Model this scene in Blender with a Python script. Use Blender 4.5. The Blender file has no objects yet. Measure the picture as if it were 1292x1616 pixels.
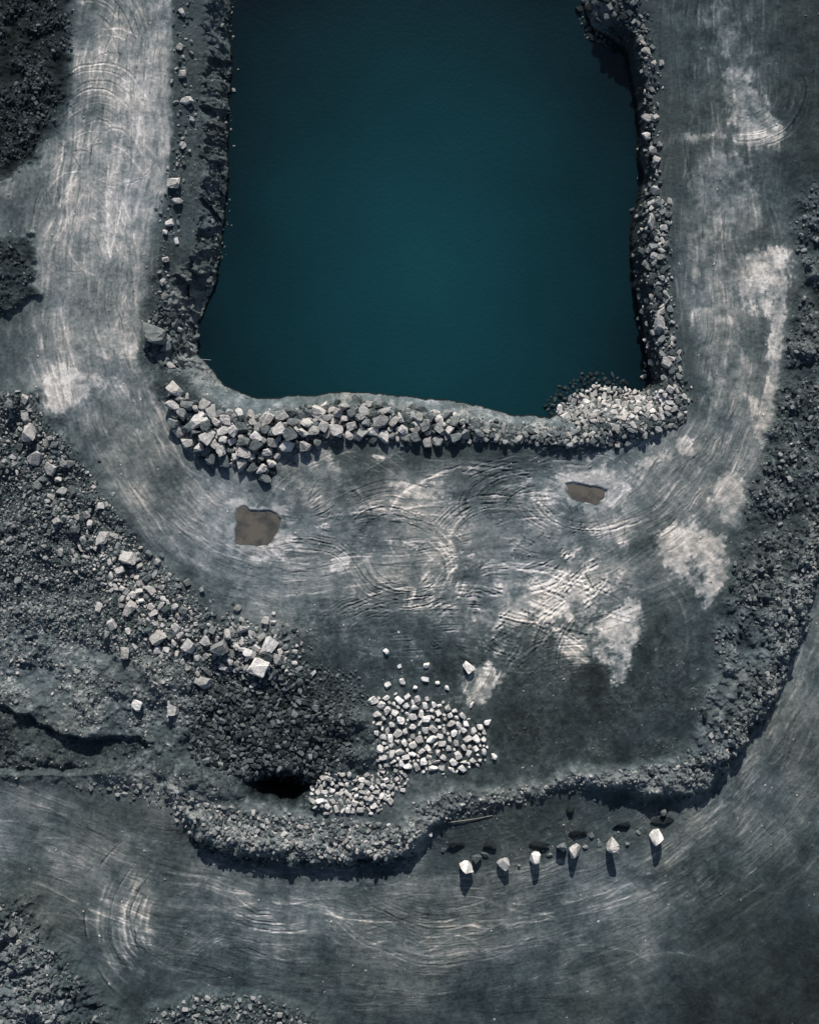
import bpy, bmesh, math, random
import numpy as np
random.seed(7); rng=np.random.default_rng(11)
scene=bpy.context.scene
CX,CY,S=646.0,808.0,0.1
CAMH=220.0
ZW=-6.0
f32=np.float32

# ---------------------------------------------------------------- noise
TAB=rng.random((512,512)).astype(f32)
TAB2=rng.random((512,512,4)).astype(f32)
def vn(x,y,o=0):
    x=x+o*37.31; y=y+o*91.73
    xi=np.floor(x); yi=np.floor(y)
    fx=(x-xi).astype(f32); fy=(y-yi).astype(f32)
    xi=xi.astype(np.int64)&511; yi=yi.astype(np.int64)&511
    x1=(xi+1)&511; y1=(yi+1)&511
    fx=fx*fx*fx*(fx*(fx*6-15)+10); fy=fy*fy*fy*(fy*(fy*6-15)+10)
    a=TAB[yi,xi]; b=TAB[yi,x1]; c=TAB[y1,xi]; d=TAB[y1,x1]
    return (a+(b-a)*fx)*(1-fy)+(c+(d-c)*fx)*fy
def fbm(x,y,n=4,o=0,g=0.5):
    s=0; a=1; t=0
    for i in range(n):
        s=s+a*vn(x,y,o+i*3+1); t+=a; a*=g
        x,y=(x*1.62-y*1.18)+3.1,(x*1.18+y*1.62)+7.7
    return s/t
def sfbm(x,y,n=4,o=0,g=0.5):
    s=0; a=1; t=0
    for i in range(n):
        s=s+a*vn(x,y,o+i*3+1); t+=a; a*=g; x,y=x*1.7+3.1,y*2.0+7.7
    return s/t
def facets(x,y):
    xi=np.floor(x).astype(np.int64);yi=np.floor(y).astype(np.int64)
    best=np.full(x.shape,1e9,f32);out=np.zeros(x.shape,f32)
    for i in (-1,0,1):
        for j in (-1,0,1):
            t=TAB2[(yi+j)&511,(xi+i)&511]
            dx=x-(xi+i+t[...,0]);dy=y-(yi+j+t[...,1]);d=dx*dx+dy*dy
            h=(t[...,2]-.5)*1.0+dx*(t[...,3]-.5)*2.2+dy*(t[...,2]*7%1-.5)*2.2
            m=d<best;best=np.where(m,d,best);out=np.where(m,h,out)
    return out
def sst(a,b,x):
    t=np.clip((x-a)/(b-a),0,1); return t*t*(3-2*t)

# ---------------------------------------------------------------- grid
def axis(lo,hi,step):
    core=np.arange(lo,hi+step,step)
    out=[];d=step;p=core[-1]
    while p<22000: d*=1.28; p+=d; out.append(p)
    inn=[];d=step;p=core[0]
    while p>-21000: d*=1.28; p-=d; inn.append(p)
    return np.array(inn[::-1]+list(core)+out)
xs=axis(-120,1412,1.3); ys=axis(-120,1736,1.3)
X,Y=np.meshgrid(xs,ys); X=X.astype(f32);Y=Y.astype(f32)
NY,NX=X.shape
w1x=(fbm(X/60,Y/60,3,1)-.5)*30; w1y=(fbm(X/60,Y/60,3,21)-.5)*30
w2x=(fbm(X/11,Y/11,3,41)-.5)*9; w2y=(fbm(X/11,Y/11,3,61)-.5)*9
WX=X+w1x+w2x; WY=Y+w1y+w2y

def win(x0,x1,y0,y1):
    i0,i1=np.searchsorted(xs,[x0,x1]); j0,j1=np.searchsorted(ys,[y0,y1])
    return slice(j0,j1),slice(i0,i1)
def catmull(p,k=6,closed=False):
    p=[np.array(q,float) for q in p]; n=len(p); o=[]
    rngs=range(n) if closed else range(n-1)
    for i in rngs:
        if closed: a,b,c,d=p[i-1],p[i],p[(i+1)%n],p[(i+2)%n]
        else: a,b,c,d=p[max(i-1,0)],p[i],p[i+1],p[min(i+2,n-1)]
        for j in range(k):
            t=j/k
            o.append(.5*((2*b)+(-a+c)*t+(2*a-5*b+4*c-d)*t*t+(-a+3*b-3*c+d)*t**3))
    if not closed:o.append(p[-1])
    return np.array(o)
def sdf(poly,pad=60,warp=1.0,smooth=2):
    P=catmull(poly,smooth,True) if smooth>1 else np.array(poly,float)
    out=np.full(X.shape,float(pad),f32)
    sl=win(P[:,0].min()-pad-25,P[:,0].max()+pad+25,P[:,1].min()-pad-25,P[:,1].max()+pad+25)
    x=X[sl]+(WX[sl]-X[sl])*warp; y=Y[sl]+(WY[sl]-Y[sl])*warp
    d=np.full(x.shape,1e9,f32); ins=np.zeros(x.shape,bool)
    n=len(P)
    for i in range(n):
        ax,ay=P[i];bx,by=P[(i+1)%n]
        ex,ey=bx-ax,by-ay
        t=np.clip(((x-ax)*ex+(y-ay)*ey)/(ex*ex+ey*ey+1e-9),0,1)
        d=np.minimum(d,(x-ax-t*ex)**2+(y-ay-t*ey)**2)
        if ay!=by:
            c=((ay>y)!=(by>y))&(x<(bx-ax)*(y-ay)/(by-ay)+ax)
            ins^=c
    d=np.sqrt(d); d[ins]*=-1
    out[sl]=d
    return out
def pm(poly,f=8,warp=1.0):
    return sst(f,-f,sdf(poly,max(40,f+5),warp))
def line(pts,pad=200,warp=1.0,k=5):
    P=catmull(pts,k)
    D=np.full(X.shape,float(pad),f32);A=np.zeros(X.shape,f32);V=np.full(X.shape,float(pad),f32)
    sl=win(P[:,0].min()-pad,P[:,0].max()+pad,P[:,1].min()-pad,P[:,1].max()+pad)
    x=X[sl]+(WX[sl]-X[sl])*warp; y=Y[sl]+(WY[sl]-Y[sl])*warp
    d=np.full(x.shape,1e9,f32);a=np.zeros(x.shape,f32);v=np.zeros(x.shape,f32);s=0
    for i in range(len(P)-1):
        ax,ay=P[i];bx,by=P[i+1];ex,ey=bx-ax,by-ay;L=math.hypot(ex,ey)+1e-9
        t=np.clip(((x-ax)*ex+(y-ay)*ey)/(L*L),0,1)
        dd=(x-ax-t*ex)**2+(y-ay-t*ey)**2
        m=dd<d
        d=np.where(m,dd,d);a=np.where(m,s+t*L,a)
        sg=np.sign((x-ax)*ey-(y-ay)*ex)
        v=np.where(m,sg*np.sqrt(dd),v); s+=L
    D[sl]=np.sqrt(d);A[sl]=a;V[sl]=v
    return D,A,V

nA=fbm(X/140,Y/140,4,100); nB=fbm(X/40,Y/40,4,120); nC=fbm(X/12,Y/12,4,140); nD=fbm(X/4.5,Y/4.5,3,160)
nE=fbm(X/75,Y/75,5,400,.62); nF=fbm(X/20,Y/20,5,520,.6)
fc1=facets((WX)/24,(WY)/19); fc2=facets(WX/8+9,WY/7+4)
def streaks(a,v,o):
    out=0;tot=0
    for k,th in enumerate((0,.07,-.08,.22,-.2)):
        c,s=math.cos(th),math.sin(th)
        aa,wv_=a*c-v*s,a*s+v*c
        m=sst(.35,.65,fbm(X/50,Y/50,2,o+k*17+5))
        out=out+m*(sfbm(aa/90+nB*.8,wv_/3.4,3,o+k*11,.8)-.5);tot=tot+m*m
    return np.clip(out/np.sqrt(tot+.5)*1.1+.5,0,1)

# ---------------------------------------------------------------- zones
LK=[(366,-700),(366,-60),(366,100),(364,180),(360,260),(358,330),(352,400),(345,440),(330,480),(318,520),(314,556),(330,577),(350,600),(380,616),(410,628),(470,623),(540,614),(600,620),(660,629),(720,634),(780,645),(820,655),(862,660),(885,648),(920,634),(960,632),(1010,618),(1022,600),(1015,560),(1005,500),(995,450),(988,390),(1000,340),(1008,280),(1003,200),(995,130),(985,80),(960,65),(935,50),(922,20),(918,-60),(918,-700)]
kz=(CAMH-ZW)/CAMH
LK=[(CX+(x-CX)*kz,CY+(y-CY)*kz) for x,y in LK]
lake=sdf(LK,140,0.45,1)
side_l=sst(420,340,X)*sst(620,560,Y); side_r=sst(940,985,X)*sst(640,600,Y); bot=np.clip(1-side_l-side_r,0,1)
wid=side_l*(34+26*sst(380,460,Y))+side_r*15+bot*30
edge=np.clip(lake/wid,0,1)
prof=np.where(lake<0, np.clip(lake*0.16,-9,0)*1.0, 0)
# stepped rock face on the west side, plain slopes elsewhere
stp=np.where(edge<.55,edge*1.25,.69+(edge-.55)*.69)
rise=ZW+(-ZW-1.0)*(side_l*(.5*stp+.5*edge)+(1-side_l)*edge**0.75)
top=sst(wid,wid+45,lake)
H=np.where(lake<0,ZW-0.25+prof,rise+top*1.0)
crag=sst(wid*1.3,wid*.8,lake)*(lake>-5)
crag*= (side_l+side_r*0.9+bot*0.05)
H=H+crag*(fc1*1.05+fc2*.45+(nC-.5)*.4)*np.clip(lake/8+.15,0,1)
berm=[(262,560),(285,625),(330,665),(400,690),(480,672),(560,655),(650,668),(740,680),(860,690),(960,684),(1045,664),(1052,600),(1040,520),(1034,430),(1032,330)]
bd,_,_=line(berm,80)
bw=22+20*sst(560,300,X)
Hb=np.exp(-(bd/bw*1.3)**2)
H=H+Hb*np.clip(lake/20,0,1)*(1.5+1.0*(nB-.5))
LO=[(-900,1200),(-60,1215),(40,1236),(110,1250),(200,1248),(262,1272),(298,1305),(312,1338),(400,1358),(500,1365),(600,1362),(650,1345),(690,1305),(780,1278),(880,1258),(1000,1254),(1078,1262),(1120,1248),(1165,1190),(1220,1110),(1260,1020),(1285,940),(1310,860),(1400,700),(2400,300),(2400,2700),(-900,2700)]
lo=sdf(LO,130,0.35,1)
soft=np.exp(-(((X-820)/150)**2+((Y-1290)/120)**2)**2)
soft=np.maximum(soft,sst(310,240,X))
fe=9+60*soft+(nC-.5)*12
lom=sst(fe,-fe,lo+(nC-.5)*14*(1-soft)+(nB-.5)*12*(1-soft))
H=H-(2.0-1.1*sst(330,250,X)-.6*soft)*lom
lip=np.exp(-((lo-24)/21)**2)*(1-0.9*soft)*(lo>-12)
H=H+(.75+(nC-.5)*1.1+(nF-.5)*2.2)*lip
st=pm([(-400,1105),(0,1112),(60,1144),(140,1163),(215,1166),(228,1188),(160,1215),(60,1218),(-400,1205)],5,.5)
H=H-1.7*st*sst(260,120,X)-1.2*st*sst(120,260,X)
spd=[(-500,560),(0,610),(60,640),(110,690),(165,770),(225,860),(300,925),(340,985),(455,1030),(520,1120),(600,1120),(620,1240),(480,1290),(300,1260),(215,1230),(0,1230),(-500,1230)]
sp=pm(spd,22)
H=H+sp*((nA-.5)*5+(nB-.5)*2.2+(nF-.5)*1.2+0.5)
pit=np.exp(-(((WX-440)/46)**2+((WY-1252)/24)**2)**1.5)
H=H-4.6*pit
dk=pm([(310,1055),(420,1075),(470,1060),(530,1110),(550,1170),(520,1215),(480,1270),(420,1268),(360,1230),(310,1180)],35)
H=H-1.4*dk
rs=pm([(1262,300),(1256,420),(1240,560),(1215,690),(1185,760),(1165,850),(1125,975),(1130,1040),(1100,1120),(1080,1205),(1125,1240),(1170,1190),(1220,1105),(1258,1015),(1283,935),(1310,850),(1500,600),(1500,300)],18)
H=H+rs*((nB-.5)*1.6+(nF-.5)*1.6+0.4)
BX=[(1130,1040),(1180,1028),(1222,1035),(1205,1100),(1160,1165),(1120,1200),(1084,1206),(1102,1120)]
bx=pm(BX,5,.3)
H=H*(1-bx*.6)+bx*(1.2+(nF-.5)*1.3)
tl0=pm([(-600,-600),(112,-600),(108,-20),(116,50),(100,160),(58,230),(-5,285),(-600,330)],34)
tl=sst(.2,.85,tl0+(nF-.5)*.9)
H=H+tl*((nB-.5)*1.6+(nF-.5)*1.4+0.4-2.6*sst(110,10,X))
tl2=sst(.2,.9,pm([(-500,365),(0,372),(40,375),(58,410),(45,450),(10,490),(-500,500)],16)+(nF-.5)*.6)
H=H+tl2*(.9+(nC-.5)*1.0)
bl=pm([(-600,1370),(-20,1405),(40,1440),(95,1500),(150,1570),(205,1640),(300,1900),(-600,1900)],26)
H=H+bl*(2.3+(nB-.5)*2.4+(nF-.5)*1.6+fc1*.55+fc2*.3)
bm=pm([(215,1640),(250,1590),(310,1572),(400,1574),(480,1600),(520,1650),(600,1900),(200,1900)],10)
H=H+bm*(0.9+(nC-.5)*1.0)
led=pm([(640,1262),(760,1245),(880,1222),(1000,1206),(1085,1196),(1110,1225),(1000,1238),(880,1250),(780,1268),(690,1300),(640,1330)],10)
H=H+led*(0.6+(nC-.5)*.7+(nB-.5))
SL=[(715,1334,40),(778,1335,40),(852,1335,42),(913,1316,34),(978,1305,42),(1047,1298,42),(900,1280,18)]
flat=np.clip(1-sp-rs-tl-bl-bm,0,1)*(lake>40)
H=H+flat*((nA-.5)*0.9+(nB-.5)*0.2+(nC-.5)*0.08+(nD-.5)*0.045)

# ---------------------------------------------------------------- tone map
T=np.full(X.shape,82.0,f32)
def paint(m,g,a=1.0):
    global T
    T=T+(g-T)*np.clip(m*a,0,1)
R1=[(190,-250),(185,0),(165,220),(140,420),(150,570),(200,700),(290,820),(420,885),(600,880),(800,870),(950,830),(1060,745),(1115,640),(1135,500),(1120,300),(1120,100),(1120,-250)]
d1,a1,v1=line(R1,330,0.35)
s1=streaks(a1,v1,200); s1b=sfbm(a1/230,v1/26,3,220)
R2=[(-300,1230),(-50,1290),(100,1335),(250,1395),(450,1445),(650,1455),(850,1430),(1000,1370),(1130,1280),(1220,1170),(1285,1050),(1330,900),(1450,500)]
d2,a2,v2=line(R2,420,0.25)
s2=streaks(a2,v2,460); s2b=sfbm(a2/280,v2/28,3,280)
r1=sst(190,70,d1)*(1-sp)*(1-tl)*(1-rs); r2=lom*sst(260,120,d2)
pn=nB*.30+nF*.36+nD*.16+s1*.18
def patchy(m,k=.5,n=None,sh=.12):
    n=pn if n is None else n
    return sst(.5-sh,.5+sh*1.4,m*.8+.02+(n-.5)*k*2.4)*np.clip(m*2.5,0,1)
paint(pm([(300,560),(1100,560),(1100,930),(640,960),(430,950),(330,900)],30),98)
paint(pm([(380,925),(560,930),(760,960),(900,960),(1110,900),(1150,1000),(1080,1230),(640,1260),(560,1110),(440,1030)],40),74)
paint(pm([(790,1060),(900,1030),(1010,1040),(1090,1060),(1085,1200),(880,1225),(790,1200)],40),56)
paint(pm([(380,715),(700,700),(1000,705),(1010,722),(860,735),(700,742),(500,745),(440,760)],14),62,.8)  # dark strip below the bank rocks, their shade painted into the floor
paint(pm([(118,-300),(268,-300),(266,200),(250,330),(232,450),(225,560),(262,640),(300,740),(350,780),(330,900),(250,860),(170,740),(70,640),(20,560),(50,470),(55,380),(0,360),(-60,320),(60,235),(112,150)],14),116)
paint(patchy(pm([(165,-300),(262,-300),(262,100),(255,250),(240,370),(215,420),(180,420),(140,380),(90,330),(130,240),(190,150)],35),.6,s1*.35+nB*.35+nF*.3,.25),144,.7)
paint(pm([(0,490),(70,470),(60,560),(10,590),(-90,600),(-90,480)],20),82)
paint(pm([(-300,300),(0,290),(60,250),(80,330),(50,370),(0,365),(-300,360)],14),102)
paint(pm([(1075,-300),(1300,-300),(1292,300),(1262,400),(1060,400),(1045,200)],30),76)
paint(pm([(1235,-300),(1500,-300),(1500,330),(1290,330),(1240,230)],30),56)
paint(pm([(1062,330),(1180,330),(1200,560),(1190,700),(1120,760),(1060,720),(1085,640)],30),100)
paint(sst(150,60,d1)*(1-sp)*(1-tl)*(1-rs)*sst(560,680,Y),112,.55)
paint(pm([(290,760),(420,790),(480,830),(440,910),(380,900),(300,840)],35),114,.7)
T*=1+(1-lom)*(lake>40)*(1-sp)*(1-rs)*((s1-.5)*.36*(.5+.5*r1)+(s1b-.5)*.18*r1)
pal=[([(70,600),(100,575),(150,580),(192,595),(160,620),(120,640),(100,655),(70,645)],172),
 ([(140,520),(230,500),(240,560),(150,570)],138),
 ([(1165,430),(1200,395),(1250,395),(1250,440),(1238,500),(1225,560),(1208,560),(1200,500),(1175,490)],172),
 ([(1212,560),(1232,560),(1215,700),(1195,700)],150),
 ([(1098,400),(1130,398),(1138,415),(1110,428)],165),
 ([(1148,310),(1160,312),(1162,330),(1148,330)],150),
 ([(1140,110),(1190,130),(1230,180),(1232,240),(1190,235),(1150,190)],130),
 ([(1050,212),(1140,214),(1230,222),(1228,240),(1140,226),(1052,226)],135),
 ([(1110,20),(1150,10),(1160,60),(1200,90),(1150,100),(1120,60)],105),
 ([(1090,270),(1180,250),(1190,380),(1160,460),(1100,450)],110),
 ([(1085,480),(1160,500),(1180,600),(1150,680),(1110,660)],118),
 ([(1035,850),(1065,815),(1110,808),(1150,850),(1150,910),(1120,950),(1110,985),(1090,930),(1050,900)],182),
 ([(1120,770),(1165,755),(1170,830),(1140,825)],150),
 ([(1072,700),(1094,698),(1094,726),(1072,728)],168),
 ([(930,1000),(960,960),(985,940),(1005,950),(1000,1060),(975,1090),(955,1060)],176),
 ([(850,920),(905,905),(930,950),(950,960),(900,985),(860,975)],165),
 ([(735,965),(800,930),(860,920),(870,960),(790,990),(760,1010)],155),
 ([(880,1000),(930,990),(935,1040),(900,1040)],130),
 ([(725,1075),(775,1040),(790,1090),(765,1120),(735,1110)],150),
 ([(620,768),(660,762),(725,766),(720,790),(650,790)],160),
 ([(592,713),(628,711),(628,722),(594,722)],160),
 ([(878,745),(975,740),(1050,715),(1060,730),(1000,760),(1000,800),(960,805),(890,795)],148),
 ([(440,835),(470,840),(455,885),(390,885),(372,862)],158),
 ([(360,790),(440,790),(455,810),(380,800)],140),
 ([(520,888),(555,880),(550,908),(522,908)],176),
 ([(930,720),(1030,690),(1040,705),(960,735)],140),
 ([(1175,625),(1190,625),(1190,650),(1175,650)],150),
 ([(860,870),(920,860),(1000,835),(1010,850),(930,890)],132),
 ([(430,720),(520,715),(540,790),(450,800)],116),
]
for p,g in pal:
    ar=(max(q[0] for q in p)-min(q[0] for q in p))
    m=pm(p,min(20,6+ar*.15))
    paint(sst(0,1,pm(p,30)),g,.22)
    paint(patchy(m,.8),g*(1+(nC-.5)*.3),.88)
fan=pm([(560,790),(760,790),(900,830),(1000,860),(960,950),(800,990),(740,1010),(640,960),(560,900)],50)
paint(patchy(fan,.85,nC*.4+nD*.15+s1*.2+nB*.25,.2),124,.4)
low=76+20*np.exp(-(d2/80)**2)-24*sst(1060,1250,X)*sst(1380,1500,Y)-20*sst(150,0,X)*sst(1330,1450,Y)-8*sst(1480,1616,Y)  # road tone also carries a painted vignette towards the lower corners
T=T+(low-T)*lom
paint(pm([(180,1310),(300,1400),(330,1500),(230,1500),(130,1400)],45)*lom,92,.6)
paint(pm([(1090,1420),(1292,1400),(1500,1700),(1100,1700)],60),50,.7)  # vignette in the lower right corner, put into the colour
T*=1+lom*((s2-.5)*.36*(.5+.5*r2)+(s2b-.5)*.2*r2)
T*=1+flat*((nE-.5)*.7+(nB-.5)*.35+(nC-.5)*.34+(nD-.5)*.28)
paint(sp,76)
spn=patchy(pm([(-100,930),(150,960),(300,1050),(310,1140),(220,1160),(60,1130),(-100,1090)],25),.4,nB*.5+nC*.5,.3); paint(spn,104,.8)
paint(dk,52+30*(nB-.5),.8); paint(pit,9,1); paint(rs,74+50*(nB-.5)+40*(nF-.5))  # dark gravel, plus the shade of the slope and hollow put into the colour
paint(tl0,58,.6); paint(tl,44+40*(nB-.5)+30*(nF-.5)); paint(tl2,54); paint(st,62,.7)
paint(bl,66); paint(pm([(-200,1440),(20,1450),(80,1510),(110,1600),(110,1800),(-200,1800)],16),112,.8); paint(bm,72)
paint(led,104,.75)
paint(pm([(105,1240),(200,1222),(280,1240),(320,1285),(300,1300),(250,1268),(190,1246)],8),112,.8)
paint(pm([(320,1265),(480,1290),(650,1300),(655,1340),(560,1355),(400,1345),(330,1325)],9),104,.8)
paint(lip,122,.75); paint(bx,92+40*(nC-.5)+30*(nF-.5),.9)
paint(pm([(690,1300),(790,1268),(900,1252),(1000,1256),(1075,1262),(1040,1330),(860,1350),(700,1370)],22),66,.6)
ben=side_l*sst(95,80,lake)*(lake>0); paint(ben,68); paint(ben*np.exp(-((lake-55)/14)**2),84,.5)
paint(side_l*sst(wid+10,wid-8,lake)*(lake>-4),86+30*sst(400,460,Y)+50*(nC-.5)+40*(nF-.5),.9)
paint(side_r*sst(26,12,lake)*(lake>-4),56,.9)
paint(side_r*sst(75,58,lake)*sst(13,26,lake),70,.8)
bank=bot*sst(40,28,lake)*(lake>-4); paint(bank,106+50*(nC-.5)+30*(nB-.5),1)
paint(Hb*sst(28,40,lake)*bot*sst(28,14,bd-8),48,.9)
paint((lake<3),30,1)
rough=np.clip(sp+rs*.8+tl+tl2+bl*.8+bm+ led*.6+ben*.5+bank*.5+Hb*.7+dk+lip*.7,0,1)
rough=np.maximum(rough,pm([(320,1265),(480,1290),(650,1300),(655,1340),(560,1355),(400,1345),(330,1325)],9)*.9)
rough=np.maximum(rough,pm([(105,1240),(200,1222),(280,1240),(320,1285),(300,1300),(250,1268),(190,1246)],8)*.6)
rough=np.maximum(rough,.35*pm([(380,960),(620,980),(900,1050),(1110,980),(1080,1230),(640,1260),(560,1110)],35))
rough=np.maximum(rough,.3*pm([(690,1300),(790,1268),(1075,1262),(1040,1330),(860,1350),(700,1370)],20))
grav=rough*(1-.5*bx)*(1-.6*np.clip(crag*side_l,0,1))
grav=grav*(.35+.65*sst(.36,.58,nB*.6+nC*.4))
T*=1+grav*((nC-.5)*.8+(nD-.5)*.5)
H+= grav*(nD-.5)*0.22
H+=r1*((s1-.5)*.07+(s1b-.5)*.04)+r2*((s2-.5)*.08+(s2b-.5)*.05)

# ---------------------------------------------------------------- tyre tracks
def track(pts,w,dh,dt,lug=0,fade=True):
    P=catmull(pts,5) if len(pts)<9 else np.array(pts,float)
    sl=win(P[:,0].min()-3*w,P[:,0].max()+3*w,P[:,1].min()-3*w,P[:,1].max()+3*w)
    x=X[sl]+w2x[sl]*.25+w1x[sl]*.35;y=Y[sl]+w2y[sl]*.25+w1y[sl]*.35
    if x.size==0: return
    d=np.full(x.shape,1e9,f32);a=np.zeros(x.shape,f32);s=0
    for i in range(len(P)-1):
        ax,ay=P[i];bx_,by=P[i+1];ex,ey=bx_-ax,by-ay;L=math.hypot(ex,ey)+1e-9
        t=np.clip(((x-ax)*ex+(y-ay)*ey)/(L*L),0,1)
        dd=(x-ax-t*ex)**2+(y-ay-t*ey)**2;m=dd<d
        d=np.where(m,dd,d);a=np.where(m,s+t*L,a);s+=L
    d=np.sqrt(d)
    pr=np.exp(-(d/w)**2); rim=np.exp(-((d-w*1.5)/(w*.6))**2)
    f=np.clip(np.minimum(a,s-a)/(s*.25+1),0,1) if fade else 1
    f=f*sst(.38,.60,nB[sl]*.4+nF[sl]*.6+.02)*(1-rough[sl])
    if lug: pr=pr*(.45+.55*np.sin(a*2*math.pi/lug))
    H[sl]+=f*(-pr*dh+rim*dh*.7)
    T[sl]*=1+f*(pr*dt+rim*abs(dt)*.35)
def arc(cx,cy,r,a0,a1,sq=1,n=26):
    return [(cx+r*math.cos(math.radians(a0+(a1-a0)*i/n)),cy+r*sq*math.sin(math.radians(a0+(a1-a0)*i/n))) for i in range(n+1)]
R=random.Random(5)
def comb(cx,cy,r,a0,a1,sq,n,sp_,w=1.3,dt=-.28,dh=.08):
    rr=r
    for i in range(n):
        rr+=sp_*R.uniform(.5,1.6)
        track(arc(cx+R.uniform(-4,4),cy+R.uniform(-4,4),rr,a0+R.uniform(-14,14),a1+R.uniform(-22,22),sq),w*R.uniform(.8,1.3),dh*R.uniform(.5,1.4),dt*R.uniform(.5,1.2) if R.random()<.7 else -dt)
comb(615,850,28,160,320,.8,12,6.5); comb(640,870,50,20,170,.9,9,6,dt=.3); comb(650,900,40,-80,100,.9,8,6,dt=.3)
comb(850,800,50,150,280,.55,12,7); comb(880,830,30,20,160,.5,10,7); comb(790,860,60,190,300,.7,12,6)
comb(740,1000,40,190,330,.8,10,6.5,dt=.3); comb(700,1080,150,215,300,.6,16,7); comb(700,1150,180,240,320,.7,14,7,dt=.25)
comb(930,780,60,60,200,.6,9,6,dt=.25); comb(560,800,60,120,250,.6,10,7,dt=.25); comb(480,930,70,230,340,.8,10,7)
comb(820,980,40,90,220,.8,9,6,dt=.35); comb(980,900,50,120,260,.9,10,6); comb(620,980,50,20,150,.5,10,7,dt=.2)
comb(1010,1060,120,170,235,1,10,7,dt=.22); comb(470,780,40,0,140,.6,9,6,dt=.22); comb(920,1120,60,180,330,.8,9,9,dt=.18);comb(600,1010,40,170,300,.7,9,7,dt=.2)
comb(270,1450,35,110,240,1.15,14,6.5,dt=.4); comb(300,1460,60,140,215,1.3,10,7,dt=.35); comb(1178,150,22,-30,110,.9,11,5.5,dt=.3)
comb(150,260,40,200,330,1.5,9,7,dt=.2);comb(110,420,40,300,400,1.5,9,7,dt=.22);comb(130,120,50,250,340,1.6,8,7,dt=-.2)
comb(450,1380,60,60,150,.7,10,8,dt=.3);comb(700,1300,120,60,140,1,12,9,dt=.22);comb(380,1560,60,200,320,.8,9,8,dt=.25)
for (cx,cy,rl,rh,n,sq) in [(640,900,40,125,12,.8),(600,850,50,150,8,.6),(850,850,60,150,12,.6),(760,830,80,200,16,.6),(900,760,60,140,10,.5),(560,780,40,110,8,.8),(800,960,60,150,12,.7),(480,820,60,140,8,.8),(980,980,50,140,8,.9)]:
    for i in range(n):
        r=R.uniform(rl,rh);a0=R.uniform(0,360);a1=a0+R.uniform(50,150)
        jx,jy=R.uniform(-30,30),R.uniform(-22,22)
        w=R.uniform(1.2,2.2);dt=R.choice([-.22,-.16,.3,.22,.35]);dh=R.uniform(.03,.10)
        track(arc(cx+jx,cy+jy,r,a0,a1,sq),w,dh,dt,R.choice([0,0,7]))
        if R.random()<.6: track(arc(cx+jx,cy+jy,r+14,a0,a1,sq),w,dh,dt)
for (x0_,y0_,x1_,y1_,n) in [(700,890,930,1010,50),(720,960,860,1060,24),(850,900,960,1000,20)]:
  for i in range(n):
    x=R.uniform(x0_,x1_);y=R.uniform(y0_,y1_);L=R.uniform(35,100);an=math.radians(R.choice([-38,-32,-45,-55,-50,28,15])+R.uniform(-5,5))
    track([(x,y),(x+L*.5*math.cos(an)+R.uniform(-5,5),y+L*.5*math.sin(an)),(x+L*math.cos(an),y+L*math.sin(an))],R.uniform(1.4,2.8),R.uniform(.06,.15),R.choice([.6,.45,-.28]),R.choice([8,9,0]))
for i in range(12):
    x=715+i*6;track([(x,1125-i*3),(x+35,1055-i*2),(x+65,1000)],1.8,.10,R.choice([.5,-.35]))
def flow(Rp,n,omin,omax,lmin,lmax,wa,wb,hh=.06,drm=16):
    P=catmull(Rp,10);Tn=np.gradient(P,axis=0);Tn/=np.linalg.norm(Tn,axis=1)[:,None]+1e-9
    for i in range(n):
        L=R.randint(lmin,lmax);k=R.randint(0,len(P)-L-1)
        o=R.uniform(omin,omax);dr=R.uniform(-drm,drm)
        idx=np.arange(k,k+L+1,2);u=np.linspace(-.5,.5,len(idx));oo=o+dr*u*2+R.uniform(-10,10)*np.cos(u*3)
        w=R.uniform(wa,wb);dt=R.choice([-.2,-.15,.13,.18,.28]);dh=R.uniform(.02,hh)
        for g_ in ((0,) if R.random()<.5 else (0,R.choice([9,16,22]))):
            q=P[idx]+np.stack([-Tn[idx,1],Tn[idx,0]],-1)*(oo[:,None]+g_)
            track([tuple(c) for c in q],w,dh,dt)
flow(R1,240,-85,85,8,30,.8,1.4,.05,34)
flow(R1,70,90,230,8,20,.8,1.4,.05,30); flow(R1,70,-230,-90,8,20,.8,1.4,.05,30)
flow(R2,220,-120,150,8,30,.8,1.4,.05,34)
for i in range(34):
    track(arc(150+R.uniform(-40,40),R.uniform(40,420),R.uniform(30,90),R.uniform(0,360),R.uniform(60,420),1.4),1.3,.05,R.choice([-.2,.25]))
for i in range(36):
    track(arc(R.uniform(1080,1220),R.uniform(40,650),R.uniform(60,200),R.uniform(150,210),R.uniform(160,230),1.4),1.3,.05,R.choice([.3,.3,-.2]))
for i in range(40): # wide crossing swings on the lower road
    x=R.uniform(150,1100);track(arc(x,1430+R.uniform(-260,260),R.uniform(120,300),R.uniform(50,110),R.uniform(60,140),.7) if R.random()<.6 else arc(x,1600,R.uniform(100,220),R.uniform(200,250),R.uniform(260,330),.8),1.2,.04,R.choice([.22,.3,-.18]))
PUD=[[(374,806),(386,800),(401,803),(420,802),(436,808),(443,820),(440,832),(434,842),(430,858),(412,865),(392,862),(371,856),(372,835)],
     [(893,766),(910,763),(930,767),(948,770),(957,776),(956,790),(940,799),(920,796),(902,790),(894,780)]]
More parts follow.
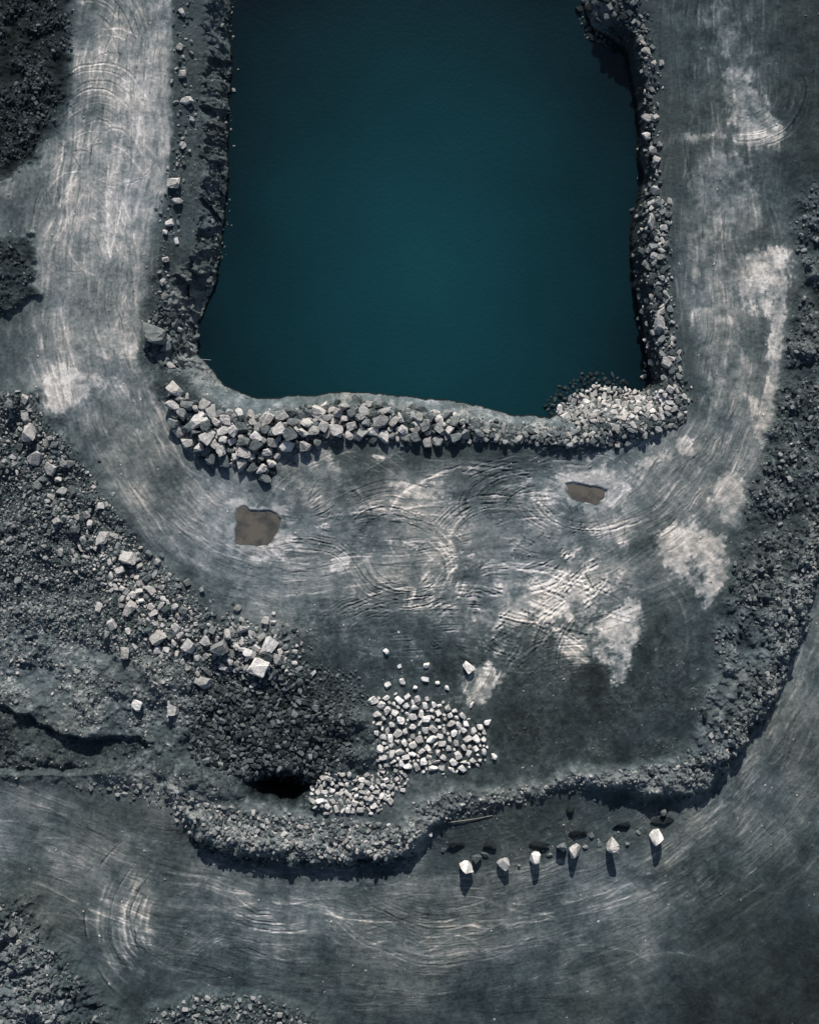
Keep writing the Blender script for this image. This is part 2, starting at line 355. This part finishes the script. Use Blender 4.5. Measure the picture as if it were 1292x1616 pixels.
for p in PUD:
    cx=sum(q[0] for q in p)/len(p); cy=sum(q[1] for q in p)/len(p)
    sl=win(cx-70,cx+70,cy-60,cy+60)
    g=np.exp(-(((X[sl]-cx)/52)**2+((Y[sl]-cy)/42)**2)**3)
    H[sl]=H[sl]*(1-g)+(0.05+.14*(nC[sl]-.5))*g
    sd=sdf(p,40,0.35,1)
    H-=sst(3,-4,sd+(nC-.5)*5)*0.45
    T+=(160-T)*np.exp(-((sd-8)/8)**2)*.8*sst(.35,.55,nC)
    T+=(62-T)*np.exp(-((sd)/1.6)**2)*.5
H=H.astype(f32)

# ---------------------------------------------------------------- materials helpers
K=0.98
def g2lin(g):
    c=np.clip(g,0,230)/255.0
    return (c**2.2)*K
def tint(g,warm=0):
    g=np.asarray(g,float); L=g2lin(g); t=np.clip((g-55)/110,0,1)
    r=L*(.70+.34*t+.08*warm); gg=L*(1.0+.01*warm); b=L*(1.07-.11*t-.08*warm)
    return r,gg,b
def newmat(name):
    m=bpy.data.materials.new(name);m.use_nodes=True
    nt=m.node_tree; b=nt.nodes['Principled BSDF']; return m,nt,b
def N(nt,t,**k):
    n=nt.nodes.new(t)
    for a,v in k.items():
        if a in n.inputs.keys(): n.inputs[a].default_value=v
        else: setattr(n,a,v)
    return n
def mapr(nt,src,a,b,c,d):
    n=N(nt,'ShaderNodeMapRange');n.inputs[1].default_value=a;n.inputs[2].default_value=b;n.inputs[3].default_value=c;n.inputs[4].default_value=d
    nt.links.new(src,n.inputs[0]);return n.outputs[0]
def mul(nt,a,b):
    n=N(nt,'ShaderNodeMath',operation='MULTIPLY')
    for i,v in enumerate((a,b)):
        if isinstance(v,(int,float)): n.inputs[i].default_value=v
        else: nt.links.new(v,n.inputs[i])
    return n.outputs[0]
def scalecol(nt,col,f):
    n=N(nt,'ShaderNodeVectorMath',operation='SCALE');nt.links.new(col,n.inputs[0]);nt.links.new(f,n.inputs['Scale']);return n.outputs[0]

gm,nt,b=newmat("quarry_ground")
tc=N(nt,'ShaderNodeTexCoord').outputs['Object']
at=N(nt,'ShaderNodeAttribute',attribute_name='dust_shade_tone'); ag=N(nt,'ShaderNodeAttribute',attribute_name='gravel')
n1=N(nt,'ShaderNodeTexNoise',Scale=2.2,Detail=6.0,Roughness=.75); n2=N(nt,'ShaderNodeTexNoise',Scale=9.0,Detail=4.0,Roughness=.7)
vo=N(nt,'ShaderNodeTexVoronoi',Scale=2.6)
for n in (n1,n2,vo): nt.links.new(tc,n.inputs['Vector'])
f1=mapr(nt,n1.outputs[0],.3,.7,.72,1.28); f2=mapr(nt,n2.outputs[0],.3,.7,.78,1.22)
sep=N(nt,'ShaderNodeSeparateColor');nt.links.new(vo.outputs['Color'],sep.inputs[0])
f3=mapr(nt,sep.outputs[0],0,1,.5,1.55)
mx=N(nt,'ShaderNodeMix');mx.data_type='FLOAT';nt.links.new(ag.outputs['Fac'],mx.inputs[0]);mx.inputs[2].default_value=1.0;nt.links.new(f3,mx.inputs[3])
fac=mul(nt,mul(nt,f1,f2),mx.outputs[0])
nt.links.new(scalecol(nt,at.outputs['Color'],fac),b.inputs['Base Color'])
b.inputs['Roughness'].default_value=.95; b.inputs['Specular IOR Level'].default_value=.15
add=N(nt,'ShaderNodeMath',operation='ADD');nt.links.new(n1.outputs[0],add.inputs[0]);nt.links.new(mul(nt,n2.outputs[0],.4),add.inputs[1])
bp=N(nt,'ShaderNodeBump',Strength=.6,Distance=.22);nt.links.new(add.outputs[0],bp.inputs['Height']);nt.links.new(bp.outputs[0],b.inputs['Normal'])

def stone(name,useobj):
    m,nt,b=newmat(name)
    tc=N(nt,'ShaderNodeTexCoord').outputs['Object']
    if useobj: col=N(nt,'ShaderNodeObjectInfo').outputs['Color']
    else: col=N(nt,'ShaderNodeAttribute',attribute_name='stone_tone').outputs['Color']
    n1=N(nt,'ShaderNodeTexNoise',Scale=1.4 if not useobj else 1.8,Detail=6.0,Roughness=.7);nt.links.new(tc,n1.inputs['Vector'])
    f=mapr(nt,n1.outputs[0],.3,.7,.62,1.3)
    nt.links.new(scalecol(nt,col,f),b.inputs['Base Color'])
    b.inputs['Roughness'].default_value=.9;b.inputs['Specular IOR Level'].default_value=.2
    bp=N(nt,'ShaderNodeBump',Strength=.8,Distance=.3);nt.links.new(n1.outputs[0],bp.inputs['Height']);nt.links.new(bp.outputs[0],b.inputs['Normal'])
    return m
m_b=stone("boulder_stone",True); m_r=stone("rubble_stone",False)

def add_mesh(name,V,F,mat,nside,smooth=False):
    me=bpy.data.meshes.new(name)
    V=np.asarray(V,f32);F=np.asarray(F,np.int32)
    me.vertices.add(len(V));me.vertices.foreach_set('co',V.ravel())
    me.loops.add(F.size);me.loops.foreach_set('vertex_index',F.ravel())
    me.polygons.add(len(F));me.polygons.foreach_set('loop_start',np.arange(len(F),dtype=np.int32)*nside)
    me.update(calc_edges=True)
    me.polygons.foreach_set('use_smooth',np.full(len(F),smooth,bool))
    me.update(); me.materials.append(mat)
    ob=bpy.data.objects.new(name,me);scene.collection.objects.link(ob);return ob
def colattr(me,name,rgb):
    a=me.attributes.new(name,'FLOAT_COLOR','POINT')
    c=np.ones((len(rgb[0]),4),f32)
    for i in range(3): c[:,i]=rgb[i]
    a.data.foreach_set('color',c.ravel())

V=np.stack([(X-CX)*S,(CY-Y)*S,H],-1).reshape(-1,3)
idx=np.arange(NX*NY).reshape(NY,NX)
F=np.stack([idx[1:,:-1],idx[1:,1:],idx[:-1,1:],idx[:-1,:-1]],-1).reshape(-1,4)
g=add_mesh("ground",V,F,gm,4,True)
colattr(g.data,'dust_shade_tone',[c.astype(f32) for c in tint(np.clip(T,6,205).ravel(),(nA.ravel()-.45)*1.8+(nB.ravel()-.5)*.8)])  # vertex colour holds dust tones together with the painted shade
a=g.data.attributes.new('gravel','FLOAT','POINT');a.data.foreach_set('value',grav.astype(f32).ravel())
g['kind']='structure';g['label']="grey dusty quarry floor with haul roads and tyre tracks"

def fieldat(A,px,py):
    i=np.clip(np.searchsorted(xs,px),1,NX-1);j=np.clip(np.searchsorted(ys,py),1,NY-1)
    return A[j,i]
def hs(px,py): return np.maximum(fieldat(H,px,py),ZW-.12)

# water
wm,nt,b=newmat("lake_water")
geo=N(nt,'ShaderNodeTexCoord').outputs['Object']
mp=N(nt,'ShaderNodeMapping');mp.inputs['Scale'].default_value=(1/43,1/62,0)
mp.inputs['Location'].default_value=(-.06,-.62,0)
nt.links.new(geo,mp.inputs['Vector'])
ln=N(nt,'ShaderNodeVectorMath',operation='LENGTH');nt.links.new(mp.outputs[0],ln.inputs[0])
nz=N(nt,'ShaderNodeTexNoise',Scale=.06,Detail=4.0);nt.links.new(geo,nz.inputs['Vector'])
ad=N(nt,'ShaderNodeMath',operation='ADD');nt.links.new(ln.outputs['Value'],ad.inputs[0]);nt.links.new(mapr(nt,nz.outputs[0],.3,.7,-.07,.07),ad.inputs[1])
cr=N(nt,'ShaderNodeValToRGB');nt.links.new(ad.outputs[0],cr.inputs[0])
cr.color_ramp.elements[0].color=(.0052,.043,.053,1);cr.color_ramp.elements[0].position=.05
cr.color_ramp.elements[1].color=(.002,.0075,.0108,1);cr.color_ramp.elements[1].position=.95  # turbidity falloff outward; also paints the shade along the right bank into the colour
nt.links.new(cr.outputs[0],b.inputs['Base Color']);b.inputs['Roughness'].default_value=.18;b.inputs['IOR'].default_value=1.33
nw=N(nt,'ShaderNodeTexNoise',Scale=1.6,Detail=4.0);nt.links.new(geo,nw.inputs['Vector'])
bp=N(nt,'ShaderNodeBump',Strength=.5,Distance=.1);nt.links.new(nw.outputs[0],bp.inputs['Height']);nt.links.new(bp.outputs[0],b.inputs['Normal'])
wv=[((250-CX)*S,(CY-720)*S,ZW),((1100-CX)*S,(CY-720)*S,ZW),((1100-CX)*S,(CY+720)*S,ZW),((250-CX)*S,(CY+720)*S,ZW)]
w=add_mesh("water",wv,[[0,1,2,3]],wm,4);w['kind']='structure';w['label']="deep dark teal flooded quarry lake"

pmud,nt,b=newmat("muddy_puddle_water")
tc=N(nt,'ShaderNodeTexCoord').outputs['Object']
nz=N(nt,'ShaderNodeTexNoise',Scale=.35,Detail=6.0,Roughness=.65);nt.links.new(tc,nz.inputs['Vector'])
cr=N(nt,'ShaderNodeValToRGB');nt.links.new(nz.outputs[0],cr.inputs[0])
cr.color_ramp.elements[0].color=(.050,.050,.046,1);cr.color_ramp.elements[0].position=.38
cr.color_ramp.elements[1].color=(.110,.098,.080,1);cr.color_ramp.elements[1].position=.55
nt.links.new(cr.outputs[0],b.inputs['Base Color']);b.inputs['Roughness'].default_value=.35
for p in PUD:
    P=catmull(p,4,True); c=P.mean(0); P=c+(P-c)*1.15
    z=float(fieldat(H,c[0],c[1]))+.2
    bm_=bmesh.new(); vs=[bm_.verts.new(((q[0]-CX)*S,(CY-q[1])*S,z)) for q in P]; fc=bm_.faces.new(vs)
    bm_.normal_update()
    if fc.normal.z<0: fc.normal_flip()
    me=bpy.data.meshes.new("puddle");bm_.to_mesh(me);bm_.free();me.materials.append(pmud)
    o=bpy.data.objects.new("puddle",me);scene.collection.objects.link(o)
    o['kind']='structure';o['label']="shallow brown-grey muddy puddle on quarry floor"

# ---------------------------------------------------------------- stones
def hull(n,seed,boxy=.5,jit=.1,keep=.6):
    r=random.Random(seed);bm_=bmesh.new()
    if boxy>.6:
        for cx in (-1,1):
            for cy in (-1,1):
                for cz in (-1,1):
                    if r.random()<keep:
                        for k in range(3):
                            v=[cx,cy,cz];v[k]*=r.uniform(-.1,.7);bm_.verts.new([c*r.uniform(.7,1)*.78 for c in v])
                    else: bm_.verts.new([c*r.uniform(.62,.98)*.78 for c in (cx,cy,cz)])
        sh=r.uniform(-.4,.4);sh2=r.uniform(-.35,.35);tp=r.uniform(-.35,.35)
        for v in bm_.verts: v.co.x+=v.co.z*sh;v.co.y+=v.co.x*sh2;v.co.y*=1+v.co.x*tp
    else:
        for i in range(n):
            v=[r.gauss(0,1) for _ in range(3)];l=math.sqrt(sum(c*c for c in v))
            bm_.verts.new([c/l*r.uniform(1-jit,1) for c in v])
    res=bmesh.ops.convex_hull(bm_,input=bm_.verts)
    junk=[e for e in res['geom_interior'] if isinstance(e,bmesh.types.BMVert)]+[e for e in res['geom_unused'] if isinstance(e,bmesh.types.BMVert)]
    bmesh.ops.delete(bm_,geom=list(set(junk)),context='VERTS')
    bmesh.ops.triangulate(bm_,faces=bm_.faces)
    bm_.verts.index_update()
    V=np.array([v.co[:] for v in bm_.verts]);F=np.array([[v.index for v in f.verts] for f in bm_.faces]);bm_.free()
    return V,F
NBX=26
TB=[hull(0,i+50,.75,.1,.45 if i%2 else .7) for i in range(NBX)]+[hull(14,i+500,.3,.15) for i in range(14)]
TG=[hull(7,i+900,.4,.2) for i in range(14)]

rocks=[]
occ={}
def place(x,y,s,tone,grp,gap=.8,force=False):
    c=14
    k=(int(x//c),int(y//c))
    if not force:
        for i in range(-2,3):
            for j in range(-2,3):
                for (a,b_,t) in occ.get((k[0]+i,k[1]+j),()):
                    if (a-x)**2+(b_-y)**2<((s+t)*.5*gap)**2: return False
    occ.setdefault(k,[]).append((x,y,s)); rocks.append((x,y,s,tone,grp)); return True
def inpoly(x,y,P):
    r=False
    for i in range(len(P)):
        ax,ay=P[i];bx_,by=P[i-1]
        if (ay>y)!=(by>y) and x<(bx_-ax)*(y-ay)/(by-ay)+ax: r=not r
    return r
Q=random.Random(99)
def scatter(P,n,s0,s1,t0,t1,grp,gap=.8,pw=1.6,cl=0):
    x0,x1=min(p[0] for p in P),max(p[0] for p in P);y0,y1=min(p[1] for p in P),max(p[1] for p in P)
    sz=sorted([s0+(s1-s0)*Q.random()**pw for _ in range(n)],reverse=True)
    for s in sz:
        for _ in range(8):
            x,y=Q.uniform(x0,x1)+Q.gauss(0,3),Q.uniform(y0,y1)+Q.gauss(0,3)
            if cl and fieldat(nB,x,y)+Q.uniform(-.09,.09)<cl: continue
            if s<9 and inpoly(x,y,BX) and Q.random()<.6: continue
            if inpoly(x,y,P) and place(x+Q.gauss(0,2.5),y+Q.gauss(0,2.5),s,Q.uniform(t0,t1),grp,gap): break
def band(pts,hw,n,s0,s1,t0,t1,grp,gap=.8,pw=1.6,g=True):
    P=catmull(pts,6)
    sz=sorted([s0+(s1-s0)*Q.random()**pw for _ in range(n)],reverse=True)
    for s in sz:
        for _ in range(8):
            q=P[Q.randrange(len(P))];x=q[0]+(Q.gauss(0,hw*.6) if g else Q.uniform(-hw,hw))+Q.uniform(-6,6);y=q[1]+(Q.gauss(0,hw*.6) if g else Q.uniform(-hw,hw))+Q.uniform(-6,6)
            if place(x,y,s,Q.uniform(t0,t1),grp,gap): break
G1="boulders piled along the lake edge";G2="tumbled boulders on the spoil slope";G3="pale blocks dumped on the quarry floor";G4="boulders lined up beside the haul road";G5="boulders along the lake rim track";G6="low dark slabs behind the boulder row"
for x,y,w_ in SL: place(x,y,w_,44,G6,force=True)  # low dark slabs set behind the boulder row
for x,y,s,t in [(735,1373,27,222),(795,1364,23,165),(845,1355,24,200),(907,1345,26,180),(971,1334,30,185),(1035,1323,29,210),(886,1337,20,115),(753,1357,17,95),(935,1322,11,120),(1048,1285,14,110),(680,1318,12,175),(765,1352,12,90),(868,1352,9,120),(820,1368,8,120),(948,1336,11,110),(1010,1318,9,130),(700,1345,9,110),(925,1340,9,140),(992,1336,8,110)]: place(x,y,s,t,G4,force=True)
for x,y,s,t in [(50,684,30,165),(57,723,30,150),(80,742,24,170),(42,660,20,150),(100,775,18,150),(165,848,24,170),(203,880,32,185),(208,960,24,165),(218,1110,24,205),(320,1076,27,150),(275,1120,20,170),(410,1052,38,215),(350,1024,32,130),(425,1020,30,195),(300,1020,28,165),(252,1005,25,165),(385,995,22,150),(375,960,14,150),(200,1030,20,160),(30,915,16,130),(15,850,15,140),(240,930,17,160),(440,1040,20,170),(158,958,16,185),(325,1010,22,175),(18,640,18,120),(75,700,18,150),(190,900,16,180),(180,985,18,175),(280,990,18,175),(395,1030,20,205),(360,1000,18,180)]: place(x,y,s,t,G2,force=True)
for x,y,s,t in [(247,530,38,120),(262,548,18,110),(267,575,22,150),(280,617,26,170),(420,663,30,180),(455,705,30,195),(412,738,26,195),(530,680,30,180),(555,672,22,185),(480,682,24,180),(315,665,26,190),(350,710,24,180),(385,715,26,180),(298,700,24,170),(600,665,24,150),(575,650,20,155),(660,660,20,145),(720,690,22,120),(418,755,22,120),(330,690,24,190),(370,680,22,175),(440,680,24,190),(405,690,22,200),(275,640,24,180),(395,655,18,165),(695,680,18,140),(640,690,18,130)]: place(x,y,s,t,G1,force=True)
for x,y,s in [(738,1052,19),(610,1028,13),(630,1052,9),(673,1050,12),(612,1080,13),(634,1075,11),(671,1072,12),(690,1077,10),(705,1085,10),(744,1112,12),(655,1085,9),(768,1140,13),(779,1193,12),(588,1105,14)]: place(x,y,s,218,G3,force=True)
for x,y,s in [(1032,100,16),(1020,78,14),(1022,182,18),(1034,184,14),(1023,210,18),(1030,236,16),(1036,252,14),(1034,300,20),(1027,352,24),(1030,405,18),(1038,512,24),(1044,98,12),(1020,140,12),(1050,575,18)]: place(x,y,s,Q.uniform(140,195),G5,force=True)
for x,y,s in [(288,20,13),(285,75,14),(289,118,16),(295,158,18),(303,188,14),(290,230,15),(274,290,22),(280,318,17),(268,352,15),(262,368,12),(278,380,12),(262,410,13),(256,446,13),(260,466,13),(252,430,10)]: place(x,y,s,Q.uniform(130,195),G5,force=True)
bigberm=[(265,600),(300,630),(345,648),(400,655),(470,645),(560,630),(640,642),(720,658),(760,672),(755,692),(700,700),(600,695),(540,690),(495,702),(440,712),(435,745),(405,750),(380,735),(330,728),(298,708),(275,665)]
scatter(bigberm,340,11,25,95,195,G1,.62,1.6); scatter(bigberm,1000,4,12,60,180,G1,.56,1.6)
b2=[(740,660),(800,670),(900,676),(980,672),(1055,655),(1072,668),(985,700),(900,702),(820,698),(745,692)]
scatter(b2,260,7,14,80,175,G1,.62,2);scatter(b2,600,3,7,60,155,G1,.56)
scatter([(905,622),(950,604),(1010,612),(1055,625),(1060,655),(985,668),(900,665),(885,648)],620,4,14,130,215,G1,.62,2.2)
scatter([(862,636),(890,606),(930,584),(975,586),(1000,600),(930,625),(880,655)],170,4,10,38,78,G1,.8)
band([(1032,330),(1034,400),(1037,470),(1044,540),(1057,600),(1065,640)],14,480,4,15,65,180,G5,.62,2.6)
band([(1004,30),(1022,80),(1028,150),(1030,240),(1032,330)],10,150,3,11,70,165,G5,.7,2.4)
scatter([(920,-60),(1000,-60),(1010,40),(990,60),(940,45),(925,20)],170,4,15,45,110,G5,.7,2)
band([(286,-20),(288,80),(298,170),(290,230),(276,290),(266,370),(256,460),(245,520)],14,150,3,9,70,160,G5,.8,2)
band([(350,-30),(350,80),(346,170),(338,260),(338,340),(332,400)],10,220,3,8,60,140,G5,.75,2.4)
scatter([(235,500),(275,480),(300,520),(290,565),(260,580),(232,560)],120,3,14,60,140,G5,.75,2.4)
band([(20,650),(90,760),(195,890),(290,985),(380,1010),(445,1040)],36,420,5,17,80,185,G2,.66,2.8)
band([(150,860),(230,960),(310,1015),(380,1020),(440,1045)],30,260,4,15,110,200,G2,.6,2.4)
slope=[(-60,600),(30,625),(95,690),(160,770),(225,870),(300,925),(335,985),(450,1030),(460,1060),(330,1090),(250,1060),(120,1010),(-60,960)]
scatter(slope,900,5,12,55,165,G2,.66,3.2,.44);scatter(slope,6500,2.2,5.2,42,165,G2,.54)
scatter([(-60,940),(130,1000),(300,1060),(330,1150),(220,1150),(60,1120),(-60,1090)],900,2.2,8,80,175,G2,.75,3.4,.42)
scatter([(300,1050),(450,1060),(540,1130),(560,1190),(520,1215),(480,1240),(400,1235),(300,1190)],1900,3,12,34,125,G2,.64,2.6)
scatter([(440,1040),(560,1060),(590,1110),(540,1150),(470,1090)],300,2.5,7,50,120,G2,.85,2)
scatter([(590,1100),(640,1095),(700,1112),(755,1142),(775,1195),(720,1220),(650,1212),(607,1195),(590,1150)],380,5,15,170,228,G3,.86,1.3)
scatter([(490,1245),(525,1212),(560,1225),(625,1228),(620,1262),(590,1282),(520,1280),(488,1268)],320,4,13,150,220,G3,.72,1.7)
scatter([(590,1195),(640,1215),(640,1250),(600,1230)],50,4,9,130,190,G3)
scatter([(320,1270),(480,1290),(650,1305),(655,1345),(560,1355),(400,1345),(325,1320)],1000,2.5,10,75,180,G2,.7,2.8)
scatter([(300,1315),(400,1348),(560,1358),(652,1345),(640,1366),(520,1372),(400,1366),(310,1348)],380,3,10,45,120,G2,.7,2)
scatter([(110,1238),(210,1225),(300,1250),(335,1290),(300,1315),(250,1270)],160,2.5,10,80,160,G2,.9,2)
scatter([(1262,300),(1256,420),(1240,560),(1215,690),(1185,760),(1165,850),(1125,975),(1130,1040),(1100,1120),(1080,1205),(1125,1240),(1170,1190),(1220,1105),(1258,1015),(1283,935),(1340,850),(1400,600),(1400,300)],2600,2.2,11,45,145,G2,.75,3.4,.43)
scatter([(640,1265),(760,1248),(1000,1210),(1085,1200),(1110,1225),(880,1252),(690,1300)],360,2.5,8,80,170,G2,.85,2.4)
band([(1085,1226),(1132,1195),(1180,1125),(1225,1045),(1255,960),(1280,880)],15,420,3,10,70,155,G2,.7,2.4)
scatter([(-60,1430),(20,1455),(85,1510),(115,1600),(120,1690),(-60,1690)],110,5,20,100,165,G2,.8,2.4)
scatter([(-60,1400),(40,1440),(150,1570),(200,1680),(-60,1690)],1100,2.5,8,60,145,G2,.72,2.2,.40)
scatter([(215,1640),(250,1592),(310,1576),(400,1578),(480,1602),(520,1680),(215,1700)],620,3,11,70,160,G2,.7,2)
scatter([(-60,-60),(110,-60),(118,60),(100,160),(50,230),(-60,280)],1100,2.2,9,32,100,G2,.8,2.8,.42)
scatter([(-30,375),(50,380),(50,440),(0,480),(-30,480)],80,3,9,45,90,G2)
print("rocks",len(rocks))
rocks.sort(key=lambda r:-r[2]*(1 if -5<r[0]<1297 and -5<r[1]<1621 else 0))
ind,rest=rocks[:300],rocks[300:]
tmesh=[]
for i,(v,f) in enumerate(TB):
    me=bpy.data.meshes.new("boulder");me.from_pydata(v.tolist(),[],f.tolist())
    bb=bmesh.new();bb.from_mesh(me)
    bmesh.ops.dissolve_limit(bb,angle_limit=.2,verts=list(bb.verts),edges=list(bb.edges))
    bmesh.ops.bevel(bb,geom=list(bb.edges),offset=.05,segments=1,affect='EDGES',clamp_overlap=True)
    bmesh.ops.triangulate(bb,faces=bb.faces)
    bmesh.ops.subdivide_edges(bb,edges=[e for e in bb.edges if e.calc_length()>.4],cuts=1)
    bmesh.ops.triangulate(bb,faces=bb.faces)
    rr=random.Random(i)
    for q in bb.verts: q.co*=1+rr.uniform(-.06,.06)
    bb.to_mesh(me);bb.free();me.materials.append(m_b)
    me.polygons.foreach_set('use_smooth',np.zeros(len(me.polygons),bool));tmesh.append(me)
LAB={G1:"grey angular boulder in the pile along the lake bank",G2:"angular broken boulder lying on the rubble spoil slope",G3:"pale squarish stone block dumped on dark quarry floor",G4:"large pale boulder standing beside the haul road",G5:"grey boulder on the rim between lake and track",G6:"low dark slab behind the pale boulder row"}
BIG={G1:"large pale angular boulder on the lake bank pile",G2:"large pale slab-like boulder on the spoil slope",G3:"larger pale stone block apart from the block pile",G4:"big pale boulder casting shadow on the haul road",G5:"big dark-grey boulder at the lake rim",G6:"low dark slab behind the pale boulder row"}
for k,(x,y,s,t,gp) in enumerate(ind):
    chunky=gp in (G4,G6)
    o=bpy.data.objects.new("boulder" if k==0 else "boulder.%03d"%k,tmesh[NBX+Q.randrange(14)] if chunky else tmesh[Q.randrange(len(tmesh))])
    r=s*S*.5; sx,sy,sz=r*Q.uniform(.9,1.3),r*Q.uniform(.75,1.05),r*Q.uniform(.6,.95)
    tl_=.4;rz=Q.uniform(0,6.28);up=.6 if gp!=G1 else .75
    if gp==G4: sx=r*Q.uniform(1.0,1.15);sy=r*Q.uniform(.95,1.1);sz=r*1.45;tl_=.12
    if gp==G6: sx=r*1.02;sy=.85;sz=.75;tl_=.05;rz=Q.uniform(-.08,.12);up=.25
    o.scale=(sx,sy,sz);o.rotation_euler=(Q.uniform(-tl_,tl_),Q.uniform(-tl_,tl_),rz)
    o.location=((x-CX)*S,(CY-y)*S,float(hs(x,y))+sz*up)
    c=tint(t*1.02,Q.uniform(-.1,.4));o.color=(float(c[0]),float(c[1]),float(c[2]),1)
    o['label']=(BIG if s>27 or (gp==G3 and s>17.5) else LAB)[gp];o['category']="boulder";o['group']=gp
    scene.collection.objects.link(o)

def bulk(name,arr,temps,label,squash=(.5,1.0),sink=.45):
    arr=np.array(arr,float);n=len(arr)
    ti=rng.integers(0,len(temps),n);Vs=[];Fs=[];Cs=[];off=0
    zz=hs(arr[:,0],arr[:,1])
    for k,(v,f) in enumerate(temps):
        m=np.where(ti==k)[0]
        if len(m)==0: continue
        q=len(m);r=arr[m,2]*S*.5
        sc=np.stack([r*rng.uniform(.85,1.4,q),r*rng.uniform(.65,1.0,q),r*rng.uniform(*squash,q)],-1)
        an=rng.uniform(0,6.283,q);tl_=rng.uniform(-.6,.6,q)
        P=v[None]*sc[:,None,:]
        y=P[...,1]*np.cos(tl_)[:,None]-P[...,2]*np.sin(tl_)[:,None];z=P[...,1]*np.sin(tl_)[:,None]+P[...,2]*np.cos(tl_)[:,None];x=P[...,0]
        ca,sa=np.cos(an)[:,None],np.sin(an)[:,None]
        x2=x*ca-y*sa;y2=x*sa+y*ca
        P=np.stack([x2+((arr[m,0]-CX)*S)[:,None],y2+((CY-arr[m,1])*S)[:,None],z+(zz[m]+sc[:,2]*sink)[:,None]],-1)
        Vs.append(P.reshape(-1,3));Fs.append((f[None]+(off+np.arange(q)*len(v))[:,None,None]).reshape(-1,3));off+=q*len(v)
        Cs.append(np.repeat(np.stack(tint(arr[m,3],rng.uniform(-.2,.5,q)),-1),len(v),0))
    C=np.concatenate(Cs)
    ob=add_mesh(name,np.concatenate(Vs),np.concatenate(Fs),m_r,3,False)
    colattr(ob.data,'stone_tone',[C[:,0],C[:,1],C[:,2]])
    ob['kind']='stuff';ob['label']=label;return ob
bulk("rock_rubble",[r[:4] for r in rest],TB,"broken grey stone rubble along banks and spoil slopes")
n=480000
gx=rng.uniform(-60,1352,n);gy=rng.uniform(-60,1676,n)
pg=fieldat(grav,gx,gy)*(.2+.9*fieldat(nB,gx,gy))*.42
pg=np.maximum(pg,.012*(fieldat(lake,gx,gy)>5))
pg=np.where(fieldat(lake,gx,gy)<3,0,pg)
k=rng.random(n)<pg;gx=gx[k];gy=gy[k]
gs=1.3+4.6*rng.random(len(gx))**4
gt=fieldat(T,gx,gy)*rng.uniform(.8,1.9,len(gx))+8
print("gravel",len(gx))
bulk("gravel",np.stack([gx,gy,gs,np.clip(gt,12,190)],-1),TG,"fine loose grey gravel scattered over rough ground",squash=(.4,.8),sink=.2)

def rod(name,pts,r,col,label,cat):
    m,nt,b=newmat(name+"_surface");tc=N(nt,'ShaderNodeTexCoord').outputs['Object'];nz=N(nt,'ShaderNodeTexNoise',Scale=6.0);nt.links.new(tc,nz.inputs['Vector'])
    cc=N(nt,'ShaderNodeRGB');cc.outputs[0].default_value=col+(1,);nt.links.new(scalecol(nt,cc.outputs[0],mapr(nt,nz.outputs[0],.3,.7,.7,1.2)),b.inputs['Base Color']);b.inputs['Roughness'].default_value=.7
    V=[];F=[]
    for i,(x,y,z) in enumerate(pts):
        rr=r*(1-.35*i/(len(pts)-1))
        for j in range(8):
            a=j*math.pi/4;V.append(((x-CX)*S,(CY-y)*S+rr*math.cos(a),z+rr*math.sin(a)))
    for i in range(len(pts)-1):
        for j in range(8): F.append([i*8+j,i*8+(j+1)%8,i*8+8+(j+1)%8,i*8+8+j])
    L=(len(pts)-1)*8
    me=bpy.data.meshes.new(name);me.from_pydata(V,[],F+[list(range(8)),[L+7-i for i in range(8)]]);me.materials.append(m)
    o=bpy.data.objects.new(name,me);scene.collection.objects.link(o);o['label']=label;o['category']=cat
zz=float(hs(280,563))+.7
rod("metal_pipe",[(272,562,zz),(290,563,zz+.05),(310,564,zz-.05),(329,565,zz-.1)],.06,(.28,.29,.28),"thin pale metal pipe jutting over the lake bank","pipe")
z0=max(float(hs(x,y)) for x,y in [(710,1298),(740,1294),(775,1289)])+.08
rod("wooden_pole",[(708,1299,z0),(730,1296,z0+.03),(752,1293,z0-.02),(777,1288,z0)],.09,(.2,.19,.17),"weathered wooden pole lying on the dark bench","wooden pole")

# ---------------------------------------------------------------- light, camera
W=bpy.data.worlds.new("World");scene.world=W;W.use_nodes=True
nt=W.node_tree;bg=nt.nodes['Background'];sk=nt.nodes.new('ShaderNodeTexSky');sk.sky_type='NISHITA';sk.sun_disc=False
EL=math.radians(34);sk.sun_elevation=EL;sk.sun_rotation=math.radians(0)
nt.links.new(sk.outputs[0],bg.inputs[0]);bg.inputs[1].default_value=.085
sd=bpy.data.lights.new("sun",'SUN');sd.energy=5.0;sd.angle=math.radians(.5);sd.color=(1,.965,.91)
so=bpy.data.objects.new("sun",sd);so.rotation_euler=(-(math.pi/2-EL),0,0);scene.collection.objects.link(so)
cd=bpy.data.cameras.new("camera");co=bpy.data.objects.new("camera",cd);scene.collection.objects.link(co)
co.location=(0,0,CAMH);cd.sensor_fit='VERTICAL';cd.sensor_height=24;cd.lens=24/2/(80.8/CAMH);cd.clip_end=5000;cd.clip_start=1
scene.camera=co
scene.view_settings.view_transform='Standard';scene.view_settings.look='None';scene.view_settings.exposure=0
